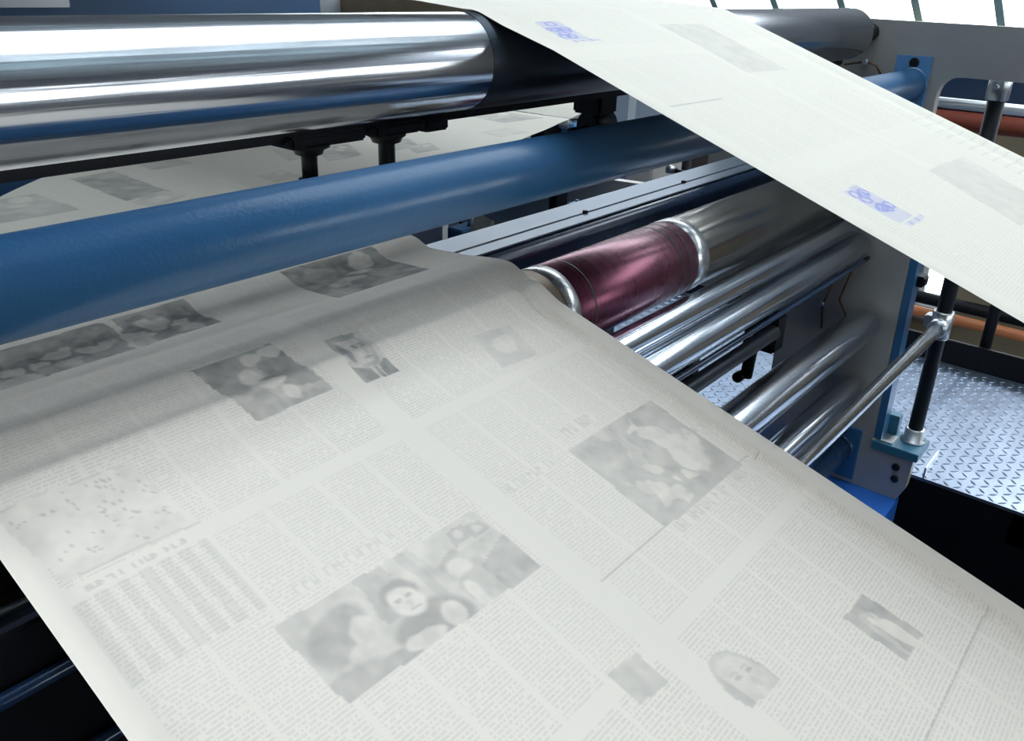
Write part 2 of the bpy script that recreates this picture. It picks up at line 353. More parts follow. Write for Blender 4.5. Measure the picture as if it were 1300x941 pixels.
def picture(A, U, V, quad, kind, strength, seed=0):
    s, t = local(U, V, quad); ins = (s > 0) & (s < 1) & (t > 0) & (t < 1)
    n1 = smooth_noise(U.shape, 22, seed); n2 = smooth_noise(U.shape, 7, seed+1)
    wa = {'trio': .03, 'man': .012, 'bald': .02, 'flat': 0, 'map': .03}.get(kind, .11)   # irregular outlines, as in a coarse halftone
    wn = lambda k: (smooth_noise(U.shape, 15, seed+k)-.5)+.6*(smooth_noise(U.shape, 6, seed+k+1)-.5)
    s = s+wa*wn(60); t = t+wa*1.5*wn(70)
    D = .45+.5*(n1-.5)+.3*(n2-.5)
    if kind == 'trio':            # three people in a wide picture
        D = .25+.18*n1
        D = blend(D, ((s > .33) & (s < .47) & (t < .60)).astype(float), .55); D = blend(D, ((s > .55) & (s < .60)).astype(float), .5)
        D = blend(D, ((s > .63) & (s < 1)).astype(float)*(t < .35), .22)
        D = blend(D, soft(s, t, .15, .42, .135, .30, .2), .70); D = blend(D, soft(s, t, .25, .50, .06, .19), .22); D = blend(D, soft(s, t, .20, .72, .09, .14), .3)
        D = blend(D, soft(s, t, .07, .98, .2, .25), .6); D = blend(D, soft(s, t, .26, 1.05, .10, .2), .75)
        D = blend(D, soft(s, t, .47, .92, .17, .36), .80)
        D = blend(D, soft(s, t, .45, .37, .078, .17), .78); D = blend(D, soft(s, t, .45, .50, .066, .20), .12)
        for e in (.425, .475): D = blend(D, soft(s, t, e, .45, .016, .025), .62)
        D = blend(D, soft(s, t, .452, .53, .012, .04), .32); D = blend(D, soft(s, t, .45, .60, .026, .02), .55)
        D = blend(D, soft(s, t, .39, .93, .09, .09), .18); D = blend(D, soft(s, t, .54, .86, .05, .16), .22)
        D = blend(D, soft(s, t, .72, .36, .055, .12, .5), .55); D = blend(D, soft(s, t, .73, .50, .055, .14), .14)
        D = blend(D, soft(s, t, .74, .80, .09, .24), .45); D = blend(D, soft(s, t, .70, .86, .03, .22), .12); D = blend(D, soft(s, t, .81, .60, .035, .13), .4)
        D = blend(D, ((s > .80) & (t > .45+.9*(1-s))).astype(float), .62)
        for cs, ct in ((.84, .18), (.93, .22)):
            D = blend(D, ((abs(s-cs) < .045) & (abs(t-ct) < .10)).astype(float), .5); D = blend(D, soft(s, t, cs, ct, .022, .06), .2)
    elif kind == 'cook':          # person in white bending over a table
        D = .62+.12*n1
        D = blend(D, ((abs(s-.34) < .008) | (abs(s-.46-.02*t) < .008)).astype(float)*(t < .7), .8)
        D = blend(D, ((s > .34) & (s < .46)).astype(float)*(t < .6), .5)
        D = blend(D, soft(s, t, .76, .44, .13, .30, -.35), .05); D = blend(D, soft(s, t, .70, .66, .12, .17), .12)
        D = blend(D, soft(s, t, .66, .17, .055, .075), .22); D = blend(D, soft(s, t, .70, .10, .06, .06), .75); D = blend(D, soft(s, t, .60, .13, .06, .04), .08)
        D = blend(D, soft(s, t, .88, .34, .05, .14), .5); D = blend(D, soft(s, t, .93, .50, .05, .16), .12)
        D = blend(D, soft(s, t, .42, .55, .06, .10), .25); D = blend(D, soft(s, t, .50, .78, .12, .05, .3), .15); D = blend(D, soft(s, t, .20, .80, .07, .16), .18)
        D = blend(D, soft(s, t, .30, .86, .09, .05), .2); D = blend(D, ((t > .70) & (s > .45) & (s < .52)).astype(float), .75); D = blend(D, soft(s, t, .12, .62, .05, .10), .3)
        D = D+.14*(n2-.5)
    elif kind == 'man':           # head and shoulders, three-quarter
        D = .30+.1*n1
        D = blend(D, ((s > .80)).astype(float), .18)
        D = blend(D, ((s < .14)).astype(float)*(t < .45), .60)
        D = blend(D, soft(s, t, .52, .38, .37, .42), .50); D = blend(D, soft(s, t, .50, .36, .33, .37), .30); D = blend(D, soft(s, t, .40, .20, .20, .18), .18); D = blend(D, soft(s, t, .18, .38, .09, .26), .75)
        D = blend(D, soft(s, t, .50, .04, .36, .08), .62)
        for e in (.50, .72): D = blend(D, soft(s, t, e, .33, .07, .03), .8); D = blend(D, soft(s, t, e, .27, .09, .02), .7)
        D = blend(D, soft(s, t, .64, .44, .04, .09), .5); D = blend(D, soft(s, t, .58, .58, .13, .03), .75); D = blend(D, soft(s, t, .5, .72, .25, .05), .6)
        D = blend(D, ((t > .80-.25*abs(s-.5)) & ((s < .42) | (s > .66))).astype(float), .82); D = blend(D, ((abs(s-.56) < .035) & (t > .78)).astype(float), .8)
    elif kind == 'bald':
        ins = ins & ell(s, t, .5, .72, .46, .70)
        D = .16+.08*n1
        D = blend(D, soft(s, t, .12, .8, .12, .5), .6); D = blend(D, (1-soft(s, t, .5, .78, .43, .68)), .5)
        for e in (.42, .70): D = blend(D, soft(s, t, e, .55, .08, .04), .7); D = blend(D, soft(s, t, e, .46, .10, .025), .55)
        D = blend(D, soft(s, t, .6, .75, .05, .12), .4)
    elif kind == 'singer':        # light figure against dark
        D = .66+.12*n1
        D = blend(D, soft(s, t, .50, .30, .16, .17), .08); D = blend(D, soft(s, t, .58, .72, .17, .42, -.25), .10); D = blend(D, soft(s, t, .40, .22, .2, .14), .5); D = blend(D, soft(s, t, .46, .30, .07, .10), .12)
        D = blend(D, soft(s, t, .28, .70, .08, .4), .4)
    elif kind == 'band':          # wind player with cap and large case
        D = .40+.3*n1+.2*(n2-.5)
        D = blend(D, soft(s, t, .15, .30, .20, .28), .72); D = blend(D, soft(s, t, .45, .10, .17, .12), .66); D = blend(D, soft(s, t, .42, .34, .14, .17), .22)
        D = blend(D, ((s > .62) & (t > .22) & (t < .80) & (s < .98)).astype(float), .80); D = blend(D, soft(s, t, .60, .12, .12, .10), .12)
        D = blend(D, soft(s, t, .86, .10, .16, .12), .08); D = blend(D, soft(s, t, .50, .60, .20, .10), .18); D = blend(D, soft(s, t, .2, .86, .2, .2), .68); D = blend(D, soft(s, t, .56, .46, .14, .03), .85); D = blend(D, soft(s, t, .62, .86, .12, .13), .15)
    elif kind == 'group':         # row of people
        D = .72+.2*(n1-.5)
        for k, cs in enumerate((.13, .27, .38, .50, .66, .76, .88)):
            D = blend(D, soft(s, t, cs, .50+.12*math.sin(k*2.1), .055, .16), .15); D = blend(D, soft(s, t, cs, .85, .07, .2), .35+.3*(k % 2)); D = blend(D, soft(s, t, cs, .30+.12*math.sin(k*2.1), .06, .08), .85)
        D = blend(D, ((abs(s-.60) < .02)).astype(float), .1)
    elif kind == 'crash':
        D = .74+.25*(n1-.5)+.15*(n2-.5)
        D = blend(D, soft(s, t, .74, .22, .16, .15), .10); D = blend(D, soft(s, t, .60, .40, .14, .06, .4), .22); D = blend(D, soft(s, t, .34, .60, .22, .10), .45); D = blend(D, soft(s, t, .30, .22, .22, .12), .5)
    elif kind == 'map':
        D = .10+.16*n1+.10*(n2-.5)
        r = np.random.default_rng(seed)
        for _ in range(60):
            D = blend(D, soft(s, t, r.uniform(.05, .95), r.uniform(.08, .95), .012, .020), .75)
        D = blend(D, ((s > .02) & (s < .99) & ((abs(t-.01) < .012) | (abs(t-.99) < .012))).astype(float), .5)
    elif kind == 'flat':
        D = .50+.12*n1+.10*(t-.5)
    elif kind == 'face':
        D = .35+.3*n1
        D = blend(D, soft(s, t, .5, .45, .25, .35), .15); D = blend(D, soft(s, t, .5, .14, .28, .16), .8); D = blend(D, soft(s, t, .5, 1., .45, .25), .7)
    n4 = smooth_noise(U.shape, 3.2, seed+2); D = np.clip(D+.30*(n2-.5)+.22*(n4-.5)+.12*(n1-.5), .02, 1)
    A[..., 0] = np.where(ins, D*strength, A[..., 0]); A[..., 1] = np.where(ins, 0, A[..., 1])
def scribble(A, ch, U, V, u0, u1, v0, v1, val, seed, cw=.004):
    """illegible headline: uneven strokes"""
    r = np.random.default_rng(seed); ins = (U > u0) & (U < u1) & (V > v0) & (V < v1)
    k = ((U-u0)/cw).astype(int).clip(0, 400); h = r.random(402); w = (U-u0)/cw-k
    stroke = (w < .30) | ((w < .8) & (np.abs((V-v0)/(v1-v0)-h[k]) < .14)) | ((w > .62) & (w < .85) & (h[k] > .5))
    gap = h[(k+77) % 400] > .13
    fill(A, ch, ins & stroke & gap, val); A[..., 1] = np.where(ins, 0, A[..., 1])
def columns(A, U, V, u0, u1, n, v0, v1, dens=1.):
    w = (u1-u0)/n
    for k in range(n):
        a = u0+k*w; A[..., 1] = np.where((U > a+.0025) & (U < a+w-.0025) & (V > v0) & (V < v1), dens, A[..., 1])

def make_web(name, path, x0, x1, step, mat, warp, paint, uvoff=0.):
    """sheet swept along path [(y,z)...] between x0 and x1"""
    P = np.array(path, float); seg = np.r_[0, np.cumsum(np.hypot(*np.diff(P, axis=0).T))]
    nv = int(seg[-1]/step)+1; nu = int((x1-x0)/step)+1
    sv = np.linspace(0, seg[-1], nv); yy = np.interp(sv, seg, P[:, 0]); zz = np.interp(sv, seg, P[:, 1])
    k = 6; ker = np.ones(k)/k                                    # soften kinks
    yy[k:-k] = np.convolve(yy, ker, 'same')[k:-k]; zz[k:-k] = np.convolve(zz, ker, 'same')[k:-k]
    xs = np.linspace(x0, x1, nu)
    X, S = np.meshgrid(xs, sv); Y = np.repeat(yy[:, None], nu, 1); Z = np.repeat(zz[:, None], nu, 1)
    dx, dz = warp(X, Y, S); Z = Z+dz; X = X+dx
    co = np.stack([X, Y, Z], -1).reshape(-1, 3)
    idx = np.arange(nv*nu).reshape(nv, nu)
    F = np.stack([idx[:-1, :-1], idx[:-1, 1:], idx[1:, 1:], idx[1:, :-1]], -1).reshape(-1, 4)
    me = bpy.data.meshes.new(name); me.vertices.add(len(co)); me.vertices.foreach_set('co', co.ravel())
    me.loops.add(F.size); me.loops.foreach_set('vertex_index', F.ravel().astype(np.int32))
    me.polygons.add(len(F)); me.polygons.foreach_set('loop_start', np.arange(0, F.size, 4, dtype=np.int32)); me.polygons.foreach_set('loop_total', np.full(len(F), 4, np.int32))
    me.polygons.foreach_set('use_smooth', np.ones(len(F), bool)); me.update(calc_edges=True)
    U, V = np.meshgrid(xs-x0, sv)                                # page metres: u across, v along
    uvl = me.uv_layers.new(name='UVMap'); uvv = np.stack([U, V], -1).reshape(-1, 2)
    uvl.data.foreach_set('uv', uvv[F.ravel()].ravel())
    A = np.zeros(U.shape+(4,)); A[..., 3] = 1
    yv = lambda y: np.interp(y, yy[::-1], sv[::-1])              # y -> v (path runs towards -y)
    paint(A, U, V, yv)
    ca = me.color_attributes.new('ink', 'FLOAT_COLOR', 'POINT'); ca.data.foreach_set('color', A.reshape(-1, 4).ravel().astype(np.float32))
    me.materials.append(MAT[mat]); me.validate()
    o = bpy.data.objects.new(name, me); C.objects.link(o)
    return o

# ---- lower web (leaves the hidden bend roller and runs down towards the camera)
LA, LB, LX0, LX1 = -.5525, .292, .145, .825
BEND_Y, BEND_Z = .675, -.3575
low_path = [(1.22, -.352), (1.0, -.346), (.90, -.3475), (.868, -.3485), (.858, -.3500), (.838, -.3590), (.826, -.3600), (.76, -.3535), (.70, -.3465), (.683, -.3455), (.674, -.3475), (.650, -.3590), (.642, -.3605), (.632, -.3600), (.618, -.3680)]
y = .60
while y > -1.3: low_path.append((y, LA+LB*y)); y -= .04
def low_warp(X, Y, S):
    d = LX1-X; on = np.clip((.69-Y)/.10, 0, 1)
    dz = on*(-.0165*np.exp(-((d-.030)/.0135)**2)-.002*np.exp(-(d/.008)**2))
    dz += -.0022*on*np.exp(-((X-LX0-.012)/.012)**2)
    dz += .0006*np.sin(Y*62+X*1.5)*np.clip((Y-.66)/.06, 0, 1)
    return 0*X, dz
def low_uv(px, py, yv):
    p = on_plane(px, py, LA, LB)
    if p[1] > .675:
        p = on_z(px, py, -.350)
    return (p[0]-LX0, float(yv(p[1])))
def paint_low(A, U, V, yv):
    q = lambda *pts: [low_uv(px, py, yv) for px, py in pts]
    W = LX1-LX0; vb = float(yv(.675))
    half = W/2
    for (u0, u1) in ((.018, half-.012), (half+.012, W-.016)):
        v = -.05
        for k, h in enumerate((.50, .02, .24, .30, .26, .33, .34, .4)):
            columns(A, U, V, u0, u1, 6 if k % 2 else 5, v+.010, v+h-.006, 1. if k % 3 else .8); v += h
    picture(A, U, V, q((347, 797), (597, 644), (688, 719), (438, 888)), 'trio', .55, 3)
    picture(A, U, V, q((720, 572), (827, 510), (942, 590), (848, 673)), 'cook', .42, 5)
    picture(A, U, V, q((243, 476), (345, 438), (424, 494), (330, 532)), 'band', .72, 8)
    picture(A, U, V, q((411, 439), (453, 428), (508, 471), (464, 489)), 'man', .75, 12)
    picture(A, U, V, q((354, 346), (469, 314), (546, 339), (428, 376)), 'crash', .80, 15)
    picture(A, U, V, q((-70, 465), (236, 380), (281, 401), (-20, 494)), 'group', .85, 18)
    picture(A, U, V, q((-10, 655), (163, 602), (255, 663), (78, 756)), 'map', .42, 21)
    picture(A, U, V, q((1071, 785), (1094, 755), (1172, 805), (1151, 842)), 'singer', .5, 24)
    picture(A, U, V, q((880, 850), (925, 813), (995, 860), (950, 905)), 'bald', .5, 27)
    picture(A, U, V, q((600, 427), (652, 412), (684, 450), (645, 467)), 'face', .25, 30)
    picture(A, U, V, q((770, 856), (808, 829), (850, 866), (812, 895)), 'flat', .5, 33)
    def head(p0, p1, h, val, seed, cw):
        a, b_ = low_uv(*p0, yv), low_uv(*p1, yv); scribble(A, 0, U, V, min(a[0], b_[0]), max(a[0], b_[0]), a[1]-h, a[1], val, seed, cw)
    head((648, 627), (708, 592), .012, .16, 1, .0065); head((722, 556), (762, 535), .014, .16, 2, .007)
    head((380, 756), (505, 680), .010, .13, 3, .007); head((868, 676), (960, 602), .012, .15, 4, .006)
    head((110, 752), (240, 690), .006, .2, 5, .005); head((870, 560), (905, 535), .008, .15, 6, .005)
    # listings below the map
    a, b_ = low_uv(80, 765, yv), low_uv(262, 672, yv)
    for k in range(7):
        u0 = a[0]+(b_[0]-a[0])*k/7; fill(A, 0, (U > u0+.003) & (U < u0+(b_[0]-a[0])/7-.004) & (V > a[1]+.006) & (V < a[1]+.085), .10)
    # folio rules across the gutter
    for yy_ in (.30, .05): fill(A, 0, (np.abs(V-float(yv(yy_))) < .0009) & (U > half+.01) & (U < W-.02), .25)
web1 = make_web('newspaper_web', low_path, LX0, LX1, .0019, 'newsprint', low_warp, paint_low)
m = MB(); m.box((XL+.001, .552, -1.16), (.76, .558, -.43), .001)  # added plate: covers the bright rollers, in place of the shade below the web
t = thing('shade_plate', (.3, .555, -1.16), 'added black plate standing in for the shade on the rollers at the lower left', 'guard'); m.build('plate', 'black_iron', t)
for zz_ in (-.475, -.56, -.60):
    m = MB(); m.lathe([(XL+.002, .006), (.75, .006)], (0, .546, zz_), 'x', 16); q = m.build('stiffener_rod', 'navy_paint', t)
tag(web1, 'broad lower web of newsprint with grey photographs filling the foreground', 'paper web')

# ---- upper web (comes over the big roller, descends to the right)
UA, UB, UX0, UX1 = -.3145, .3575, .844, 1.518
th = math.atan(UB); WR = BR+.0028
up_path = [(2.9, .135)]
a_in = math.radians(90-4.5)
pin = (BY+WR*math.cos(a_in), BZ+WR*math.sin(a_in))
up_path += [(2.0, pin[1]+(2.0-pin[0])*.080), (1.2, pin[1]+(1.2-pin[0])*.080), (.95, pin[1]+(.95-pin[0])*.080)]
a_out = PI/2+th
for k in range(9):
    a = a_in+(a_out-a_in)*k/8; up_path.append((BY+WR*math.cos(a), BZ+WR*math.sin(a)))
y0_, z0_ = up_path[-1]
y = y0_-.03
while y > -.9: up_path.append((y, z0_-UB*(y0_-y))); y -= .04
UA2 = z0_-UB*y0_
def up_warp(X, Y, S):
    on = np.clip((.70-Y)/.2, 0, 1)
    dl, dr = X-UX0, UX1-X
    dz = .0055*np.clip(1-dl/(UX1-UX0), 0, 1)*np.clip((.72-Y)/.08, 0, 1)+on*(-.0012*np.exp(-(dl/.006)**2)-.0018*np.exp(-(dr/.006)**2)-.003*np.exp(-((dr-.06)/.02)**2))
    return 0*X, dz
def up_uv(px, py, yv):
    p = on_plane(px, py, UA2, UB); return (p[0]-UX0, float(yv(p[1])))
def paint_up(A, U, V, yv):
    q = lambda *pts: [up_uv(px, py, yv) for px, py in pts]
    W = UX1-UX0; half = W*.5
    v = float(yv(.9))-.62
    for k in range(7):
        for (u0, u1) in ((.030, half-.01), (half+.01, W-.02)):
            columns(A, U, V, u0, u1, 5, v+.02, v+.28, .55)
        v += .30
    picture(A, U, V, q((835, 31), (893, 31), (1000, 90), (950, 95)), 'flat', .30, 41)
    picture(A, U, V, q((1178, 219), (1218, 199), (1330, 262), (1290, 290)), 'flat', .30, 42)
    for (c, seed) in (((677, 28, 712, 28, 748, 52, 722, 56), 1), ((1068, 249, 1088, 240, 1158, 279, 1143, 290), 2)):
        c = [up_uv(c[i], c[i+1], yv) for i in (0, 2, 4, 6)]
        s, t_ = local(U, V, c); ins = (s > 0) & (s < 1) & (t_ > 0) & (t_ < 1)
        n_ = smooth_noise(U.shape, 6, seed)
        A[..., 2] = np.where(ins, .24+.15*n_, A[..., 2]); A[..., 1] = np.where(ins, 0, A[..., 1])
        r = np.random.default_rng(seed)
        for k in range(9):
            cs, ct = r.uniform(.15, .85), r.uniform(.12, .85); e = ((s-cs)/.22)**2+((t_-ct)/.10)**2
            A[..., 2] = np.where(ins & (abs(e-.8) < .35), .75, A[..., 2])
        cap = (s > .15) & (s < 1.35) & (t_ > 1.03) & (t_ < 1.13) & (((U*700).astype(int) % 3) > 0)
        A[..., 2] = np.where(cap, .45, A[..., 2])
    a, b_ = up_uv(850, 141, yv), up_uv(915, 129, yv)
    fill(A, 0, (np.abs(V-a[1]) < .0012) & (U > a[0]) & (U < b_[0]), .35)
    # ruled table on the right page
    v1 = up_uv(1080, 180, yv)[1]; v2 = up_uv(1300, 230, yv)[1]
    fill(A, 0, (V > v1) & (V < v2) & (U > W*.80) & (U < W-.02) & (((V-v1)*55) % 1 < .14), .16)
    fill(A, 0, (U > W*.38) & (U < W*.82) & (V > up_uv(1000, 130, yv)[1]) & (V < up_uv(1110, 200, yv)[1]) & ((U*55) % 1 < .10), .12)
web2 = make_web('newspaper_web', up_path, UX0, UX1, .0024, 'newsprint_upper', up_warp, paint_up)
tag(web2, 'upper newsprint web slanting down from the top roller, two blue boxes printed on it', 'paper web')

# ---- far web under the big roller, flat with cut-back corners
ZF = -.392
far_px = [(0, 250), (70, 218), (677, 171), (724, 151)]
def far_outline():
    return [on_z(px, py, ZF) for px, py in far_px]
f0, f1, f2, f3 = far_outline()
def far_warp(X, Y, S):
    return 0*X, .0008*np.sin(X*18+Y*9)
FX0, FX1, FY0, FY1 = .30, float(f3[0])+.35, 1.02, 2.15
def paint_far(A, U, V, yv):
    def fq(*pts):
        r = []
        for px, py in pts:
            p = on_z(px, py, ZF); r.append((p[0]-FX0, float(yv(p[1]))))
        return r
    columns(A, U, V, .05, FX1-FX0-.05, 22, .02, 1.0, .6)
    P_ = lambda quad, k, s_, sd: picture(A, U, V, fq(*quad), k, s_, sd)
    P_(((88, 227), (145, 218), (216, 243), (162, 258)), 'flat', .95, 51)
    P_(((-60, 262), (57, 247), (103, 266), (10, 285)), 'crash', .5, 52)
    P_(((162, 206), (208, 200), (246, 208), (190, 217)), 'crash', .5, 53)
    P_(((165, 258), (200, 244), (238, 248), (190, 268)), 'face', .4, 54)
    P_(((345, 190), (392, 183), (420, 195), (360, 205)), 'flat', .45, 55)
    P_(((400, 190), (440, 184), (460, 197), (415, 206)), 'crash', .6, 56)
    P_(((485, 180), (520, 176), (535, 186), (505, 193)), 'flat', .75, 57)
    P_(((515, 186), (545, 181), (560, 190), (528, 196)), 'crash', .5, 58)
    P_(((590, 147), (640, 142), (690, 150), (640, 157)), 'crash', .6, 59)
    P_(((605, 168), (650, 163), (675, 168), (640, 176)), 'flat', .4, 60)
    P_(((325, 224), (360, 217), (385, 224), (350, 232)), 'crash', .4, 61)
    P_(((430, 150), (480, 146), (520, 150), (470, 156)), 'flat', .35, 62)
far_path = [(FY1, ZF), (1.7, ZF), (FY0, ZF)]
web3 = make_web('newspaper_web', far_path, FX0, FX1, .0042, 'newsprint_shaded', far_warp, paint_far)
tag(web3, 'flat newsprint web in the background between the large top roller and the blue tube', 'paper web')
import bmesh
bm = bmesh.new(); bm.from_mesh(web3.data)
def cut(p, q_, keep):
    """cut the sheet along the line p-q, keeping the side of point keep"""
    d = Vector((q_[0]-p[0], q_[1]-p[1], 0)); n = Vector((-d.y, d.x, 0)).normalized()
    if (Vector((keep[0], keep[1], 0))-Vector((p[0], p[1], 0))).dot(n) > 0: n = -n
    bmesh.ops.bisect_plane(bm, geom=bm.verts[:]+bm.edges[:]+bm.faces[:], plane_co=(p[0], p[1], ZF), plane_no=n, clear_outer=True)
mid = (1.2, 1.55)
cut(f0, f1, mid); cut(f2, f3, mid)
g0, g1 = on_z(647, 140, ZF), on_z(724, 151, ZF)
cut(g0, g1, (1.2, 1.5))
bm.to_mesh(web3.data); bm.free()
c0, c1 = on_y(690, 158, 1.6), on_y(752, 186, 1.6)
m = MB(); m.box((c0[0], 1.60, c1[2]), (c1[0], 1.65, c0[2]), .004); m.box((c0[0]+.1, 1.61, -1.904), (c0[0]+.16, 1.64, c1[2]))
tag(m.build('web_guide_bracket', 'black_iron'), 'black guide bracket under the right corner of the far web', 'bracket')
c0, c1 = on_y(728, 158, 1.55), on_y(745, 172, 1.55)
m = MB(); m.box((c0[0], 1.55, c1[2]), (c1[0], 1.599, c0[2]), .004); tag(m.build('switch_box', 'pale_blue_paint'), 'small light blue box behind the blue tube at the far web corner', 'box')
# turner bars the far web folds around
def turner(p, q_, ext0, ext1, label, rise):
    d = (Vector(q_)-Vector(p)); d.z = 0; d.normalize()
    a = Vector(p)-d*ext0; b_ = Vector(q_)+d*ext1
    m = MB(); m.tube([a+Vector((0, 0, rise)), b_+Vector((0, 0, rise))], .014, 24); return m
m = turner(g0, g1, .9, .0, '', -.0185)
tag(m.build('turner_bar', 'galvanised'), 'steel turner bar under the back edge of the far web', 'bar')
# sheet rising behind the fold
d = (Vector(g1)-Vector(g0)).normalized(); nrm = Vector((-d.y, d.x, 0))
if nrm.y < 0: nrm = -nrm
m = MB(); vs = []; rows = 10; cols = 40
for i in range(rows+1):
    tt = i/rows; off = .004+.22*tt; hz = .001+.02*math.sin(tt*PI)*.5+.055*tt
    for k in range(cols+1):
        s_ = k/cols; base = Vector(g0)-d*.8+(Vector(g1)-Vector(g0)+d*.8)*s_
        vs.append(base+nrm*off+Vector((0, 0, hz+.004*math.sin(s_*40)*tt))+d*(.03*math.sin(tt*3)*(s_ > .98)))
fs = [(i*(cols+1)+k, i*(cols+1)+k+1, (i+1)*(cols+1)+k+1, (i+1)*(cols+1)+k) for i in range(rows) for k in range(cols)]
m.add(vs, fs, True)
simple('plain_paper', (.62, .60, .52), .7, 0., .06, 6.)
tag(m.build('newspaper_web', 'plain_paper'), 'unprinted strip of paper rising behind the fold of the far web', 'paper web')

# ------------------------------------------------------------------ walkway with chequered plate
ZD = -1.330; WX0, WX1, WY0, WY1 = XP+.048, 3.40, -2.2, 3.2
wk = thing('walkway', ((WX0+WX1)/2, .5, -3.3), 'raised walkway of chequered steel plate beside the side frame', 'walkway')
m = MB(); m.box((WX0, WY0, ZD-.010), (WX1, .93, ZD)); m.box((WX0, .934, ZD-.010), (WX1, WY1, ZD))
pitch = .030; vs = []; fs = []
ny = int((2.9+.9)/pitch); nx = int((WX1-WX0)/pitch)
for i in range(nx):
    for j in range(ny):
        cx = WX0+pitch*(i+.5); cy = -.9+pitch*(j+.5); a = PI/4 if (i+j) % 2 else -PI/4
        c, s_ = math.cos(a), math.sin(a); o = len(vs); l, w, h = .0155, .0052, .0030
        for (p, q_, z) in ((-l, 0, 0), (0, -w, 0), (l, 0, 0), (0, w, 0), (-l*.45, 0, h), (l*.45, 0, h)):
            vs.append((cx+p*c-q_*s_, cy+p*s_+q_*c, ZD+z))
        fs += [(o, o+1, o+4), (o+1, o+5, o+4), (o+1, o+2, o+5), (o+2, o+3, o+5), (o+3, o+4, o+5), (o+3, o, o+4)]
m.add(vs, fs)
m.build('tread_plate', 'tread_metal', wk)
m = MB(); m.box((WX0, WY0, -1.90), (WX0+.012, WY1, ZD-.011)); m.box((WX1-.06, WY0, ZD-.11), (WX1, WY1, ZD-.011))
for yy_ in (-1.5, .1, 1.6): m.box((WX0+.3, yy_, -3.3), (WX0+.38, yy_+.08, ZD-.1)); m.box((WX0, yy_, ZD-.11), (WX1, yy_+.06, ZD-.011))
m.build('support_frame', 'black_iron', wk)
m = MB(); m.box((WX1, WY0, ZD-.05), (WX1+.02, WY1, -1.235), .003); m.build('toe_board', 'black_iron', wk)
m = MB(); m.box((WX0, .402, ZD), (WX0+.14, .407, ZD+.035), .001); m.build('gusset', 'galvanised', wk)

# ------------------------------------------------------------------ near handrail
PX, PY = 2.478, .4625
hr = thing('handrail', (PX, PY, -1.24), 'black post with a chrome rail running towards the camera, beside the side frame', 'handrail')
m = MB(); m.lathe([(-1.232, .0205), (-.19, .0205)], (PX, PY, 0), 'z', 40); m.build('post', 'black_rubber', hr)
m = MB(); m.lathe([(XL+.001, .0178), (PX, .0178)], (0, PY-.002, -.858), 'x', 48); rl = m.build('rail', 'chrome', hr); rl['label'] = 'chrome rail'
m = MB(); m.lathe([(-.90, .026), (-.897, .028), (-.823, .028), (-.82, .026)], (PX, PY, 0), 'z', 40); m.lathe([(-.058, .0235), (-.055, .0255), (-.01, .0255), (0, .02)], (PX, PY-.002, -.858), 'x', 40)
m.box((PX-.01, PY+.02, -.875), (PX+.03, PY+.045, -.84), .003); m.build('clamp', 'galvanised', hr)
m = MB(); m.lathe([(-.245, .0245), (-.243, .027), (-.188, .027), (-.178, .022)], (PX, PY, 0), 'z', 40); m.lathe([(-.03, .006), (0, .006)], (PX-.02, PY, -.21), 'x', 16); m.build('end_cap', 'galvanised', hr)
m = MB(); m.lathe([(-1.2355, .035), (-1.231, .035), (-1.230, .027), (-1.195, .027), (-1.193, .022)], (PX, PY, 0), 'z', 40)
m.build('base_flange', 'galvanised', hr)
# far guard rail on the toe board
fr = thing('guard_rail', (WX1+.04, .3, ZD), 'guard rail with black posts on the far side of the walkway', 'handrail')
fp = on_x(1256, 420, WX1+.04)
for yy_ in (fp[1], fp[1]-1.25, fp[1]+1.35):
    m = MB(); m.lathe([(ZD-.04, .020), (-.372, .020)], (WX1+.042, yy_, 0), 'z', 32); m.build('post', 'black_rubber', fr)
m = MB(); m.lathe([(WY0, .019), (WY1, .019)], (WX1+.042, 0, -.366), 'y', 32); m.build('top_rail', 'galvanised', fr)

# ------------------------------------------------------------------ bits between the rollers
t = thing('throw_off_lever', (1.9, .75, -1.0), 'black linkage arm hanging in the gap above the chequered plate', 'linkage')
c0, c1 = on_x(985, 398, 1.95), on_x(968, 425, 1.95)
m = MB(); m.box((c0[0]-.04, c1[1]-.05, c1[2]-.03), (c0[0]+.02, c1[1]+.035, c1[2]+.07), .006); m.build('pivot_block', 'black_iron', t)
c2, c3 = on_x(955, 440, 1.95), on_x(947, 478, 1.95)
m = MB(); m.tube([c1+np.array([0, 0, .01]), c2, c3], .016, 16); m.build('arm', 'black_iron', t)
c4 = on_x(938, 478, 1.93)
m = MB(); m.lathe([(-.012, .014), (.012, .014)], tuple(c4), 'x', 20); m.build('pin', 'black_iron', t)
m = MB(); c5 = on_x(958, 422, 1.93); m.lathe([(0, .006), (.008, .006)], (c5[0]-.03, c5[1], c5[2]), 'x', 12); m.build('bolt', 'galvanised', t)
c6 = on_x(869, 475, 1.6)
m = MB(); m.box((c6[0]-.03, c6[1]-.03, c6[2]-.10), (c6[0]+.012, c6[1]+.03, c6[2]+.10), .005)
tag(m.build('bracket', 'black_iron'), 'black bracket beside the lower web edge, carrying the thin bars', 'bracket')

